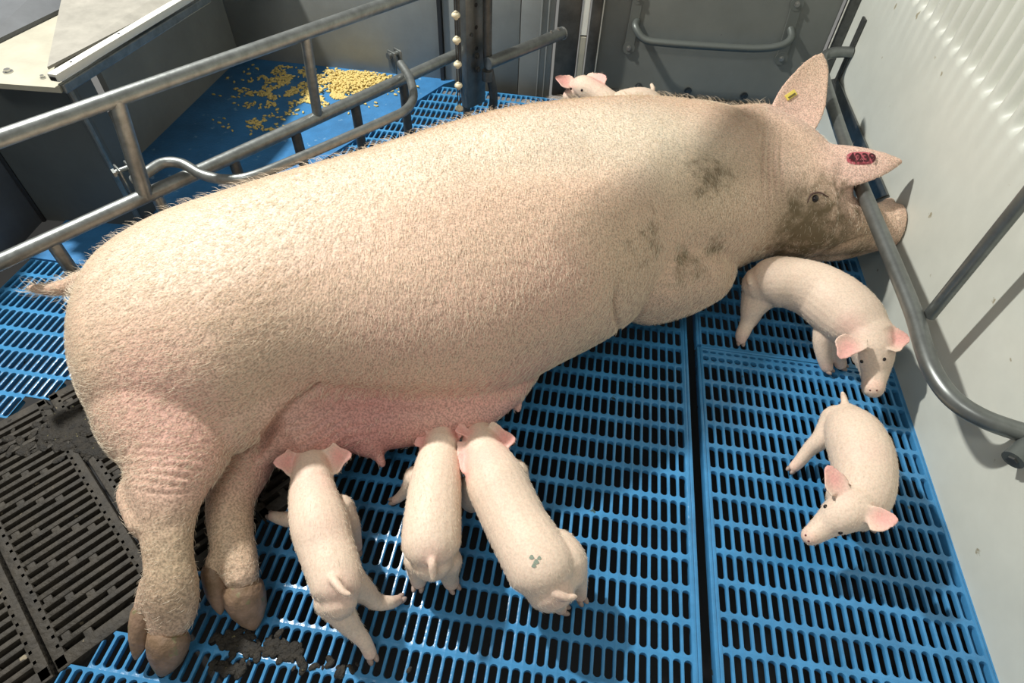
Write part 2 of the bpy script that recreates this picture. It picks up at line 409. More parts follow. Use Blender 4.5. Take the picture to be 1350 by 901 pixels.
# ------------------------------------------------------------------ door at the back right
def back_door():
    yd = 1.195
    root = empty('door_1', (.07, yd, 0)); root['kind'] = 'structure'
    x0, x1 = -.345, .455
    MB().box(((x0 + x1) / 2, yd + .015, .30), (x1 - x0, .03, .60), bev=.003).build('door_leaf', M_DOOR, root)
    MB().box(((x0 + x1) / 2, yd - .004, .014), (x1 - x0, .012, .022), bev=.003).build('bottom_rail', M_DSTEEL, root)
    for px in (842, 907, 981): bolt(MB(), at(px, 114 + (px - 842) * .09, yd - .004, 1), (0, -1, 0), .009).build('bolt', M_DSTEEL, root)
    # handle bar on two lobed plates
    hp = [at(840, 28, yd, 1), at(838, 36, yd - .035, 1), at(850, 52, yd - .055, 1), at(880, 57, yd - .06, 1), at(950, 62, yd - .06, 1), at(1000, 64, yd - .06, 1), at(1030, 60, yd - .055, 1), at(1043, 50, yd - .035, 1), at(1042, 38, yd, 1)]
    h = MB().tube(spline(hp, 6), .0125, 14).build('handle', M_DSTEEL2, root, smooth='auto')
    for (a, b) in (((842, -4), (829, 63)), ((1051, 5), (1030, 77))):
        A, B = at(*a, yd - .003, 1), at(*b, yd - .003, 1); u = (B - A) / np.linalg.norm(B - A); w = np.cross(u, (0, 1, 0))
        mb = MB().box((A + B) / 2, (np.linalg.norm(B - A) + .01, .036, .006), u, w, (0, 1, 0), bev=.002)
        for c in (A, B): mb.tube([c, c + np.array([0, -.004, 0])], .022, 18)
        pl = mb.build('handle_plate', M_DOOR2, root)
        for c in (A, B): bolt(MB(), c + (0, -.004, 0), (0, -1, 0), .006).build('plate_bolt', M_SILVER2, pl)
    # stile on the right, white edge strips
    MB().box((.485, yd + .0, .30), (.034, .035, .62), bev=.004).build('right_stile', M_DSTEEL, root)
    MB().box((.464, yd - .018, .30), (.003, .003, .60)).build('edge_strip', M_RAILW, root)
    # left stile, pale gap cover
    X = lambda px, yy: float(at(px, 100, yy, 1)[0])
    for a_, b_, m_, nm in ((729, 757, M_POST, 'door_post'), (769, 782, M_POST, 'left_stile')):
        MB().box(((X(a_, yd - .04) + X(b_, yd - .04)) / 2, yd - .02, .30), (X(b_, yd - .04) - X(a_, yd - .04), .04, .62), bev=.005).build(nm, m_, root, smooth='auto')
    xm = (X(757, yd - .03) + X(769, yd - .03)) / 2
    MB().box((xm, yd - .025, .09), (.024, .02, .25), bev=.002).build('gap_cover', M_CREAM, root)
    MB().box((xm, yd - .025, .42), (.024, .02, .40), bev=.002).build('gap_cover', M_RAILW, root)
    MB().box((X(783.5, yd - .03), yd - .03, .30), (.004, .004, .60)).build('edge_strip', M_RAILW, root)
M_DOOR = mat('green_grey_door', (0.19, 0.20, 0.18), .45, noise_scale=4, noise_amt=.2, spots=(24, .76, (.05, .05, .05)))
M_DOOR2 = mat('green_grey_plate', (0.14, 0.15, 0.135), .5, .2)
M_DSTEEL2 = mat('green_grey_bar', (0.13, 0.145, 0.135), .45, .4)
M_SILVER2 = mat('worn_bolt_head', (0.35, 0.35, 0.33), .4, .8)
M_POST = mat('brown_grey_post', (0.11, 0.105, 0.09), .45, .4, noise_scale=14, noise_amt=.5)
back_door()

# ------------------------------------------------------------------ crate side: two pipes, uprights, swing bar
def crate():
    root = empty('crate_side_rail', (-1.0, .3, 0)); tag(root, 'galvanised crate side with two long pipes running behind the sow', 'pen rail')
    r = .0155
    Z1, Z2 = .30, .52
    a, b = at(-40, 364, Z1), at(606, 70, Z1); MB().tube([a, b], r * 1.02, 20).build('lower_pipe', M_STEEL, root, smooth='auto')
    a2, b2 = at(-40, 197, Z2), at(560, -12, Z2); MB().tube([a2, b2], r, 20).build('upper_pipe', M_STEEL, root, smooth='auto')
    def on(px, pa, pb):
        t = 0; lo, hi = 0, 1
        for _ in range(40):
            t = (lo + hi) / 2; q = pa + (pb - pa) * t
            if proj(q)[0, 0] < px: lo = t
            else: hi = t
        return pa + (pb - pa) * t
    for pxu, pxl in ((152, 192), (402, 419)):
        MB().tube([on(pxu, a2, b2), on(pxl, a, b)], r * .8 if pxu > 200 else r * 1.05, 16).build('upright', M_STEEL, root, smooth='auto')
    for px in (66, 204, 306, 388, 467, 531):
        c = on(px, a, b); MB().tube([c, c * np.array([1, 1, 0])], r * .85, 14).build('leg', M_DSTEEL if px > 300 else M_STEEL, root, smooth='auto')
    # far end bolted to the adjustable post: short continuation
    c, d = at(643, 84, Z1), at(741, 44, Z1); MB().tube([c, d], r * 1.15, 20).build('end_pipe', M_DSTEEL3, root, smooth='auto')
    for q_, n_, r_ in ((d + np.array([0, 0, r]) - U * .02, (0, 0, 1), .005), (d - U * .055 + np.array([0, 0, r]), (0, 0, 1), .004)): bolt(MB(), q_, n_, r_).build('end_bolt', M_SILVER2, root)
    MB().tube([d, d + U * .004], r * 1.3, 18).build('end_cap', M_SILVER2, root)
    return root
M_DSTEEL3 = mat('grey_steel', (0.20, 0.21, 0.20), .4, .7, noise_scale=30, noise_amt=.35)
crate()
def swing_bar():
    root = empty('swing_bar', V(at(350, 230, .3))); tag(root, 'bent swing bar clamped to the lower crate pipe above the sow back', 'bar')
    P = [at(176, 238, .335), at(190, 230, .345), at(215, 215, .345), at(240, 216, .34), at(268, 231, .33), at(300, 237, .33), at(335, 232, .335), at(400, 206, .335), at(460, 180, .335), at(512, 157, .335), at(535, 145, .33), at(545, 128, .325), at(540, 103, .325), at(528, 84, .33)]
    MB().tube(spline(P, 6), .0115, 16).build('bar', M_STEEL, root, smooth='auto')
    for px, py in ((172, 240), (522, 86)):
        c = at(px, py, .315); u = U
        mb = MB()
        for s_ in (-.011, .011): mb.box(c + U * s_ + np.array([0, 0, .012]), (.005, .034, .06), U, N, (0, 0, 1), bev=.002)
        mb.tube([c - U * .02 + np.array([0, 0, .032]), c + U * .02 + np.array([0, 0, .032])], .006, 12)
        mb.tube([c - U * .024 + np.array([0, 0, .032]), c - U * .018 + np.array([0, 0, .032])], .010, 6)
        mb.build('clamp', M_STEEL, root, smooth='auto')
swing_bar()
def crate_post():
    Z1 = .30
    base = at(628, 78, Z1) * np.array([1, 1, 0])
    root = empty('adjustable_post', base); tag(root, 'perforated steel crate post with two curved feet behind the sow', 'post')
    MB().box(base + np.array([-.012, .012, .40]), (.078, .030, .50), U, N, (0, 0, 1), bev=.006).build('channel', M_DSTEEL3, root, smooth='auto')
    for z in (.27, .33, .39, .45, .51): MB().tube([base + np.array([-.012, .012, z]) + N * .012, base + np.array([-.012, .012, z]) + N * .0155], .006, 12).build('pin_hole', M_WIRE, root)
    T = base + np.array([.035, .0, .68])
    MB().tube(spline([T, base + np.array([.034, 0, .45]), base + np.array([.035, 0, .30]), base + np.array([.052, .01, .18]), base + np.array([.035, .0, .08]), base + np.array([.005, -.01, .0])], 6), .0135, 14).build('foot', M_DSTEEL, root, smooth='auto')
    MB().tube(spline([base + np.array([-.05, .0, .60]), base + np.array([-.045, 0, .30]), base + np.array([-.035, 0, .15]), base + np.array([-.02, .0, .0])], 6), .013, 14).build('foot', M_DSTEEL, root, smooth='auto')
    sl = MB().tube([base + np.array([.034, 0, .24]), base + np.array([.034, 0, .27])], .017, 16).build('collar', M_DSTEEL3, root, smooth='auto')
    for z, o in ((.275, -.01), (.315, -.012), (.375, -.03)): bolt(MB(), base + N * .02 + np.array([o, 0, z]), N, .006).build('bolt', M_DSTEEL, root)
crate_post()
def beads():
    pts = [at(600, -30, .62), at(601, 20, .50), at(602, 53, .43), at(604, 85, .37), at(604, 113, .32), at(605, 143, .27)]
    top = at(601, 20, .50); X, Y = top[0], top[1]
    # a vertical string just in front of the post
    def zz(py):
        lo, hi = -.2, 1.2
        for _ in range(40):
            z = (lo + hi) / 2
            if proj([X, Y, z])[0, 1] > py: lo = z
            else: hi = z
        return z
    root = empty('bead_string', (X, Y, zz(150))); tag(root, 'hanging wire toy strung with five cream plastic beads beside the post', 'toy')
    w = MB()
    for dx in (-.003, .003): w.tube([(X + dx, Y, .8), (X + dx, Y, zz(147))], .0016, 8)
    w.build('wire', M_WIRE, root)
    for py in (20, 53, 85, 113, 143):
        z = zz(py); MB().sphere((X, Y, z), .0115, 16, 10, (1, 1, .72)).sphere((X, Y, z + .006), .006, 12, 8).sphere((X, Y, z - .006), .006, 12, 8).build('bead', M_BEAD, root, smooth=True)
beads()

# ------------------------------------------------------------------ guard rail on the white wall
def guard():
    Z = .265
    root = empty('guard_rail', (.45, .2, 0)); tag(root, 'bent dark grey guard pipe crossing in front of the sow snout along the white wall', 'pen rail')
    P = [(.50, 1.06, .29), (.47, 1.06, .288), (.432, 1.05, .284), (.402, 1.01, .278), at(1087, 105, .27), at(1107, 170, Z), at(1131, 235, Z), at(1160, 305, Z), at(1184, 362, Z), at(1205, 415, Z), at(1219, 462, Z), at(1233, 496, Z), at(1257, 527, Z), at(1296, 552, Z), at(1350, 571, Z), at(1400, 582, Z)]
    MB().tube(spline(P, 7), .0168, 20).build('pipe', M_PIPE, root, smooth='auto')
    A = at(1219, 420, Z); B = np.array([A[0] + .012, A[1] + .01, .72]); A = np.array([A[0] + .012, A[1] + .01, Z])
    MB().tube([A, B], .0125, 16).build('upright', M_PIPE, root, smooth='auto')
    MB().box((.497, 1.075, .285), (.008, .03, .21), bev=.003).build('wall_strap', M_DSTEEL, root)
    MB().prism([at(x, y, .4985, 0) for x, y in ((1092, 106), (1106, 103), (1172, 257), (1150, 266))], (-.005, 0, 0)).build('flat_bar', M_DSTEEL3, root)
    c = at(1335, 607, .25); e = at(1375, 572, .27)
    st = MB().tube([c, e], .0175, 18).build('stub_pipe', M_DSTEEL2, root, smooth='auto')
    u = (c - e) / np.linalg.norm(c - e); MB().tube([c, c + u * .004], .009, 6).build('end_bolt', M_DSTEEL, root)
M_PIPE = mat('grey_pipe', (0.22, 0.235, 0.225), .36, .7, noise_scale=30, noise_amt=.25)
guard()
def overhead():  # added board out of view, outline cut so its shadow falls on the neck
    z = 1.02
    def thr(P, zz, K=KEY):                                 # where the lamp's ray to P crosses height zz
        P = np.array(P, float); t = (zz - K[2]) / (P[2] - K[2]); return K + (P - K) * t
    pts = [snap(SOWME, *q_)[0] for q_ in ((962, 140), (945, 155), (885, 222), (830, 292), (798, 335), (772, 385), (850, 380), (930, 350), (985, 320), (1040, 300), (1088, 292), (1072, 262), (1024, 262), (1014, 215), (1006, 165))]
    q = [thr(p_, 0.93, KEY) for p_ in pts if p_ is not None]
    t = MB().prism(q, (0, 0, .03)).build('added_shade_board', M_GREY); tag(t, 'unseen grey board added high up to shade the sow neck', 'shade board')
#==PIGS==
# ------------------------------------------------------------------ animal builders
def remesh(mb, voxel, smooth_it=4, fac=.5):
    me = D.meshes.new('tmp'); me.from_pydata(mb.v, [], mb.f); me.update()
    bm = bmesh.new(); bm.from_mesh(me); bmesh.ops.recalc_face_normals(bm, faces=bm.faces[:]); bm.to_mesh(me); bm.free()
    o = D.objects.new('tmp', me); COL.objects.link(o)
    r = o.modifiers.new('r', 'REMESH'); r.mode = 'VOXEL'; r.voxel_size = voxel; r.use_smooth_shade = True
    s = o.modifiers.new('s', 'SMOOTH'); s.iterations = smooth_it; s.factor = fac
    dg = bpy.context.evaluated_depsgraph_get(); dg.update()
    out = D.meshes.new_from_object(o.evaluated_get(dg)); D.objects.remove(o); D.meshes.remove(me)
    out.polygons.foreach_set('use_smooth', [True] * len(out.polygons)); return out
def coords(me):
    a = np.empty(len(me.vertices) * 3, np.float32); me.vertices.foreach_get('co', a); return a.reshape(-1, 3).astype(float)
def paint(me, base, blobs, dirt=()):
    """skin colour and soiling of the hide as two point attributes (soft round patches in the hide itself)"""
    P = coords(me); C = np.tile(np.array(base, float), (len(P), 1))
    for c, r, col, k in blobs:
        d = np.linalg.norm(P - np.array(c), axis=1) / r; w = (np.clip(1 - d, 0, 1) ** 1.0); w = w * w * (3 - 2 * w) * k
        C = C * (1 - w[:, None]) + np.array(col) * w[:, None]
    a = me.color_attributes.new('tint', 'FLOAT_COLOR', 'POINT'); a.data.foreach_set('color', np.concatenate([C, np.ones((len(P), 1))], 1).astype(np.float32).ravel())
    Dt = np.zeros(len(P))
    for c, r, k in dirt:
        d = np.linalg.norm(P - np.array(c), axis=1) / r; Dt = np.maximum(Dt, np.clip(1 - d, 0, 1) ** .7 * k)
    a = me.attributes.new('dirt', 'FLOAT', 'POINT'); a.data.foreach_set('value', Dt.astype(np.float32))
def limb(mb, pts, n=20, seg=6, sq=1.0, up=None):
    """tapering limb: rows of (px, py, height, half width in picture px at that point)"""
    R = []
    for px, py, z, r in pts:
        P = at(px, py, z); R.append([*P, r * depth(P) / F])
    S = spline(R, seg); P = S[:, :3]; r = np.maximum(S[:, 3], .002)
    # rounded ends
    t0 = P[0] - P[1]; t0 /= np.linalg.norm(t0); t1 = P[-1] - P[-2]; t1 /= np.linalg.norm(t1)
    pre = [P[0] + t0 * r[0] * math.sin(a) for a in (1.35, .9, .45)]; prr = [r[0] * math.cos(a) for a in (1.35, .9, .45)]
    post = [P[-1] + t1 * r[-1] * math.sin(a) for a in (.45, .9, 1.35)]; por = [r[-1] * math.cos(a) for a in (.45, .9, 1.35)]
    mb.tube(pre + list(P) + post, prr + list(r) + por, n, up=up, sq=sq); return P
def ear(mb, rootL, rootR, tip, thick, cup=.25, nseg=14, nw=12, widen=.25, curl=0, lean=(0, 0, 0), full=2.2, rnd=.75):
    """leaf-shaped ear shell between two root points and a tip, all (px, py, height)"""
    A, B, T = at(*rootL), at(*rootR), at(*tip); M0 = (A + B) / 2; L = T - M0; W = (B - A) / 2
    Nn = np.cross(W, L); Nn /= np.linalg.norm(Nn)
    if Nn[2] < 0: Nn = -Nn
    wl = np.linalg.norm(W); top, bot = [], []
    for i in range(nseg + 1):
        t = i / nseg; k = (1 - t ** full) ** rnd * (1 + widen * math.sin(math.pi * min(1, t * 1.5)) )
        k = max(k, .06)
        c = M0 + L * t + np.array(lean) * t * t
        for j in range(nw + 1):
            s = -1 + 2 * j / nw; q = c + W * s * k + Nn * (cup * wl * k * (s * s - .5)) + Nn * curl * wl * t * t * abs(s)
            th = thick * (1 - .35 * t) * (1 - .45 * s * s)
            top.append(q + Nn * th / 2); bot.append(q - Nn * th / 2)
    n = nw + 1; o = len(top); fs = []
    for i in range(nseg):
        for j in range(nw):
            a = i * n + j; fs.append([a, a + 1, a + n + 1, a + n]); fs.append([o + a, o + a + n, o + a + n + 1, o + a + 1])
    per = [j for j in range(n)] + [i * n + nw for i in range(1, nseg + 1)] + [nseg * n + j for j in range(nw - 1, -1, -1)] + [i * n for i in range(nseg - 1, 0, -1)]
    for a, b in zip(per, per[1:] + per[:1]): fs.append([a, o + a, o + b, b])
    mb.add(top + bot, fs); return A, B, T, Nn
def eye(parent, px, py, z, r, name='eye', m=None):
    c = at(px, py, z); return MB().sphere(c, r, 16, 10).build(name, m or M_EYE, parent, smooth=True)
def snap(me, px, py, off=0.0):
    """the point of the hide seen at picture point (px, py)"""
    from mathutils.bvhtree import BVHTree
    k = me.name
    if k not in BV:
        BV[k] = BVHTree.FromPolygons([v.co for v in me.vertices], [p.vertices[:] for p in me.polygons])
    d = V(ray(px, py)).normalized(); h, nrm, _, _ = BV[k].ray_cast(V(CAM), d)
    if h is None: return None, None
    return np.array(h + nrm * off), np.array(nrm)
BV = {}
def hide_patch(name, me, outline, material, parent, th=.0008, n=10):
    """thin mark lying on the hide: picture outline dropped on to the surface"""
    c = np.mean(outline, axis=0); vs_, fs = [], []; m = len(outline)
    for r in range(n + 1):
        for k in range(m):
            q = c + (np.array(outline[k]) - c) * (r / n if r else .001); h, nn = snap(me, q[0], q[1], th)
            if h is None: h = np.array(vs_[-1]) if vs_ else at(*c, .2)
            vs_.append(h)
    for r in range(n):
        for k in range(m): fs.append([r * m + k, r * m + (k + 1) % m, (r + 1) * m + (k + 1) % m, (r + 1) * m + k])
    return mesh_obj(name, vs_, fs, material, parent, True)

# ------------------------------------------------------------------ the sow
def sow():
    mb = MB()
    a0 = math.radians(24); e = np.array([-math.sin(a0), math.cos(a0)])
    #   top outline px, bottom outline px, height of thickest line, top half height, bottom half height
    S = [((128, 400), (122, 505), .17, .09, .10), ((143, 352), (140, 560), .18, .135, .155), ((168, 320), (172, 592), .19, .170, .17), ((222, 284), (238, 600), .195, .195, .18),
         ((300, 256), (320, 590), .20, .215, .19), ((400, 225), (420, 545), .205, .22, .195), ((500, 197), (520, 540), .205, .23, .195), ((600, 170), (600, 522), .205, .235, .195),
         ((690, 146), (685, 476), .205, .235, .195), ((760, 134), (755, 436), .20, .23, .19), ((830, 128), (820, 385), .20, .215, .19), ((890, 127), (885, 368), .19, .20, .18),
         ((950, 134), (950, 345), .19, .185, .16), ((1000, 150), (1000, 335), .19, .165, .14), ((1035, 172), (1040, 335), .19, .14, .12)]
    NT = 48; rings = []; base = []
    def contour(cx, cy, w, zc, ht, hb):
        out = []
        for k in range(NT):
            t = 2 * math.pi * k / NT; c, s = math.cos(t), math.sin(t); ex = .88
            u = math.copysign(abs(c) ** ex, c) * w; z = math.copysign(abs(s) ** ex, s) * (ht if s > 0 else hb)
            u -= .05 * w * s                       # back a little higher than the belly edge
            out.append((cx + e[0] * u, cy + e[1] * u, max(.004, zc + z)))
        return np.array(out)
    for top, bot, zc, ht, hb in S:
        top, bot = np.array(top, float), np.array(bot, float); nv = (top - bot) / np.linalg.norm(top - bot); tv = np.array([nv[1], -nv[0]])
        mid = (top + bot) / 2; c = at(mid[0], mid[1], zc); x = np.array([c[0], c[1], .2])
        def res(x):
            C = proj(contour(x[0], x[1], x[2], zc, ht, hb)); d = C @ nv; m = proj([x[0], x[1], zc])[0]
            return np.array([d.max() - top @ nv, d.min() - bot @ nv, (m - mid) @ tv])
        for _ in range(25):
            r = res(x); J = np.stack([(res(x + dx) - r) / 1e-4 for dx in np.eye(3) * 1e-4], 1); x = x - .8 * np.linalg.solve(J, r)
        base.append([x[0], x[1], x[2], zc, ht, hb])
    B = spline(base, 5)
    for row in B: rings.append(contour(*row))
    vs_, fs = [], []
    for R_ in rings: vs_ += list(R_)
    for i in range(len(rings) - 1):
        for k in range(NT): fs.append([i * NT + k, i * NT + (k + 1) % NT, (i + 1) * NT + (k + 1) % NT, (i + 1) * NT + k])
    fs += [list(range(NT))[::-1], [(len(rings) - 1) * NT + k for k in range(NT)]]
    mb.add(vs_, fs)
    # rump roundness
    limb(mb, [(148, 440, .2, 35), (165, 450, .2, 55), (200, 450, .2, 85)])
    # ham and upper hind leg
    limb(mb, [(250, 420, .22, 120), (240, 480, .22, 122), (232, 545, .21, 98), (232, 600, .20, 70), (222, 648, .19, 50), (220, 690, .17, 36), (222, 735, .145, 31), (226, 775, .115, 34), (225, 805, .085, 31), (222, 822, .07, 26)], sq=.8)
    limb(mb, [(205, 770, .11, 20), (196, 792, .09, 17), (190, 806, .075, 14)])
    limb(mb, [(238, 790, .10, 24), (240, 812, .08, 18), (232, 828, .06, 14)])
    limb(mb, [(196, 628, .19, 28), (175, 648, .185, 19), (174, 662, .18, 17), (190, 690, .175, 20)])
    # stifle fold of the flank
    limb(mb, [(300, 560, .20, 40), (345, 535, .21, 36), (400, 510, .215, 26), (450, 500, .215, 16)])
    # lower hind leg
    limb(mb, [(330, 580, .10, 45), (318, 620, .09, 38), (304, 660, .09, 31), (305, 705, .085, 28), (313, 740, .075, 26), (318, 758, .07, 23)])
    limb(mb, [(296, 730, .08, 17), (286, 742, .08, 16), (282, 752, .075, 12)])
    # udder: row of glands
    limb(mb, [(345, 590, .12, 28), (380, 560, .13, 55), (430, 550, .13, 52), (490, 552, .12, 44), (550, 550, .12, 38), (610, 545, .12, 32), (662, 520, .12, 24), (695, 492, .12, 16)])
    for px, py, r in ((395, 575, 34), (488, 574, 36), (575, 568, 24), (648, 536, 20)): limb(mb, [(px, py - 14, .12, r), (px, py, .11, r * .85)])
    def teat(px, py, qx, qy, z, r): limb(mb, [(px, py, z, r * 1.7), ((px + qx) / 2, (py + qy) / 2, z - .004, r), (qx, qy, z - .01, r * .8)])
    for t in ((494, 592, 504, 612, .10, 8), (681, 520, 683, 540, .10, 7), (455, 592, 452, 600, .09, 6), (590, 585, 588, 592, .09, 5), (415, 600, 410, 608, .09, 6), (638, 552, 638, 560, .1, 5)): teat(*t)
    # shoulder and folded foreleg, jowl
    limb(mb, [(730, 330, .20, 90), (742, 375, .19, 60), (760, 395, .16, 36)])
    limb(mb, [(852, 366, .17, 60), (885, 362, .16, 55), (920, 358, .15, 46), (942, 356, .14, 28)])
    limb(mb, [(832, 402, .14, 22), (860, 402, .13, 26), (900, 392, .13, 25), (938, 378, .13, 20), (952, 370, .13, 14)])
    # head: skull, cheek, snout
    limb(mb, [(985, 225, .21, 84), (1020, 235, .22, 76), (1052, 250, .22, 66)])
    limb(mb, [(1000, 285, .17, 52), (1042, 288, .18, 55), (1078, 292, .18, 49), (1108, 298, .175, 40), (1136, 300, .17, 34), (1160, 300, .17, 31), (1176, 298, .175, 30)])
    limb(mb, [(1160, 285, .19, 18), (1168, 276, .195, 13), (1172, 268, .20, 8)])
    limb(mb, [(1060, 322, .12, 22), (1100, 328, .12, 17), (1135, 324, .13, 13), (1160, 318, .14, 11)])
    # snout disc, tipped up against the wall
    c = at(1180, 296, .185); d = np.array([.93, -.15, .25]); d /= np.linalg.norm(d)
    mb.tube([c - d * .02, c - d * .008, c + d * .004, c + d * .008], [.040, .050, .050, .042], 24)
    # brow over the eye
    limb(mb, [(1058, 254, .262, 7), (1075, 249, .27, 8), (1094, 256, .255, 7)])
    # ears
    ear(mb, (1008, 165, .27), (1066, 186, .25), (1084, 70, .40), .020, cup=.22, widen=.12, full=3.2, rnd=.7)
    ear(mb, (1030, 190, .34), (1042, 256, .285), (1190, 213, .325), .020, cup=-.12, widen=.0, full=2.6, rnd=.75)
    limb(mb, [(1040, 222, .30, 30), (1075, 218, .315, 22), (1100, 215, .315, 12)], sq=.5)
    # tail with its tuft
    limb(mb, [(112, 372, .24, 16), (92, 378, .235, 12), (70, 382, .23, 9), (48, 381, .225, 7), (38, 380, .225, 4)])
    me = remesh(mb, .0040, 18, .5); me.name = 'sow'
    P = coords(me); nrm = np.empty(len(P) * 3, np.float32); me.vertex_normals.foreach_get('vector', nrm); nrm = nrm.reshape(-1, 3).astype(float)
    # wrinkles and folds: shaped displacement of the hide
    Q = proj(P); dsp = np.zeros(len(P))
    def g(px, py, sx, sy): return np.exp(-((Q[:, 0] - px) / sx) ** 2 - ((Q[:, 1] - py) / sy) ** 2)
    # neck folds behind the ear
    for k in range(4):
        cx = 1004 + k * 8.5; arc = cx + .0016 * (Q[:, 1] - 215) ** 2 * (.8); dsp -= .006 * np.exp(-((Q[:, 0] - arc) / 2.0) ** 2) * g(cx, 225, 40, 48)
    # wrinkles above the hock
    for k in range(7):
        yy = 588 + k * 10; arc = yy + 4 * np.sin((Q[:, 0] - 180) / 22 + k); dsp -= .0035 * np.exp(-((Q[:, 1] - arc) / 2.4) ** 2) * g(235, 620, 60, 40)
    # udder skin folds
    sl = (Q[:, 1] + Q[:, 0] * .45); dsp += .0028 * np.sin(sl / 2.3 + 2.2 * np.sin(Q[:, 0] / 17)) * g(430, 560, 75, 38)
    # flank crease along udder, elbow crease, backbone hollow
    arc = 508 + 14 * np.sin((Q[:, 0] - 400) / 90); dsp -= .010 * np.exp(-((Q[:, 1] - arc) / 9) ** 2) * g(500, 510, 110, 30)
    arc = 812 + .004 * (Q[:, 1] - 400) ** 2; dsp -= .014 * np.exp(-((Q[:, 0] - arc) / 4.0) ** 2) * g(812, 405, 30, 28)
    dsp -= .018 * g(700, 215, 90, 22) + .010 * g(900, 215, 30, 60)
    ln = [(338, 604), (352, 580), (372, 552), (396, 526), (420, 512)]
    for (x0, y0), (x1, y1) in zip(ln[:-1], ln[1:]):
        dx, dy = x1 - x0, y1 - y0; L2 = dx * dx + dy * dy; t = np.clip(((Q[:, 0] - x0) * dx + (Q[:, 1] - y0) * dy) / L2, 0, 1)
        dd = np.hypot(Q[:, 0] - x0 - t * dx, Q[:, 1] - y0 - t * dy); dsp = np.minimum(dsp, -.016 * np.exp(-(dd / 6) ** 2))
    dsp -= .010 * np.exp(-((Q[:, 1] - (337 - .42 * (Q[:, 0] - 1080))) / 2.5) ** 2) * g(1110, 325, 40, 25)
    vis = P[:, 2] > .05
    P = P + nrm * (dsp * vis)[:, None]; me.vertices.foreach_set('co', P.astype(np.float32).ravel())
    P2 = coords(me); low = P2[:, 2] < .0006; P2[low, 2] = .0006; P2[:, 0] = np.minimum(P2[:, 0], .4985)
    me.vertices.foreach_set('co', P2.astype(np.float32).ravel()); me.update()
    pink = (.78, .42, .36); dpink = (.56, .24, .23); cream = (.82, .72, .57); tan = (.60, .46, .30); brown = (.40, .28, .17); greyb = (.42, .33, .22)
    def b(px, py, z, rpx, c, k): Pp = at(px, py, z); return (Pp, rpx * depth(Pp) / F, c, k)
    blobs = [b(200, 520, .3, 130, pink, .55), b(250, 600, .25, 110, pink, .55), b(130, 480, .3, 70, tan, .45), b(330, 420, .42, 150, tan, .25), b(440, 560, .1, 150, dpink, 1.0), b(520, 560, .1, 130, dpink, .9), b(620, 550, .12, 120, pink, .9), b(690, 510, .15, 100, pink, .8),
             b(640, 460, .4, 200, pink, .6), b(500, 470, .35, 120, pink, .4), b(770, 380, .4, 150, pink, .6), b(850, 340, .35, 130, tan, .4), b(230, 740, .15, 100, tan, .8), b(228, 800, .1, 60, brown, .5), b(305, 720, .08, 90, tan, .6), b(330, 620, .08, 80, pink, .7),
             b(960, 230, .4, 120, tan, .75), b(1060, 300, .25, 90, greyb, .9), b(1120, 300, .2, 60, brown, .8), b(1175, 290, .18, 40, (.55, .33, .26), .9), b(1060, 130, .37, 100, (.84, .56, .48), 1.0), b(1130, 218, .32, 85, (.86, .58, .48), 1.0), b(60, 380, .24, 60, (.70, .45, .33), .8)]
    blobs += [b(1040, 225, .33, 45, (.82, .60, .46), .8)]
    dirt = [(*b(950, 228, .38, 85, 0, 0)[:2], .46), (*b(930, 290, .36, 60, 0, 0)[:2], .4), (*b(880, 320, .35, 110, 0, 0)[:2], .42), (*b(920, 360, .25, 70, 0, 0)[:2], .42), (*b(1060, 300, .2, 105, 0, 0)[:2], .62), (*b(820, 340, .35, 60, 0, 0)[:2], .28), (*b(1055, 220, .33, 40, 0, 0)[:2], .26),
            (*b(228, 800, .1, 60, 0, 0)[:2], .34), (*b(300, 760, .08, 60, 0, 0)[:2], .3), (*b(120, 430, .3, 70, 0, 0)[:2], .24), (*b(175, 655, .2, 40, 0, 0)[:2], .24), (*b(1130, 320, .15, 50, 0, 0)[:2], .5), (*b(870, 250, .42, 60, 0, 0)[:2], .26), (*b(815, 362, .3, 22, 0, 0)[:2], .5), (*b(778, 328, .35, 20, 0, 0)[:2], .42), (*b(895, 345, .25, 45, 0, 0)[:2], .46), (*b(945, 322, .25, 40, 0, 0)[:2], .48), (*b(945, 372, .15, 30, 0, 0)[:2], .44), (*b(340, 420, .4, 120, 0, 0)[:2], .18)]
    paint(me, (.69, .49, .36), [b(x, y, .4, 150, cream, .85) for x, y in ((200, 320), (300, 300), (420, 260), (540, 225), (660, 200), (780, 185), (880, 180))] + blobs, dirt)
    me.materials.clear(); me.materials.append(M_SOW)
    o = link(D.objects.new('sow', me)); tag(o, 'huge pinkish cream sow lying on her side, soiled face, nursing piglets', 'sow')
    # claws of the two hind feet
    def claw(P0, P1, r0, ln, name='hoof'):
        A, B = at(*P0), at(*P1); u = (B - A) / np.linalg.norm(B - A); side = np.cross(u, (0, 0, 1)); side /= np.linalg.norm(side); up = np.cross(side, u)
        L = np.linalg.norm(B - A); mbx = MB(); rows = []
        prof = [(0, .80, .75), (.12, 1.0, .95), (.35, 1.0, .92), (.6, .86, .72), (.82, .55, .45), (.95, .26, .25), (1.0, .08, .1)]
        n = 16; vs_, fs = [], []
        for t, w, h in prof:
            for k in range(n):
                an = 2 * math.pi * k / n; s_ = math.sin(an); c_ = math.cos(an)
                vs_.append(A + u * L * t + side * r0 * w * c_ + up * r0 * h * (s_ if s_ > 0 else s_ * .75) - up * r0 * .25 * t)
        for i in range(len(prof) - 1):
            for k in range(n): fs.append([i * n + k, i * n + (k + 1) % n, (i + 1) * n + (k + 1) % n, (i + 1) * n + k])
        fs += [list(range(n))[::-1], [(len(prof) - 1) * n + k for k in range(n)]]
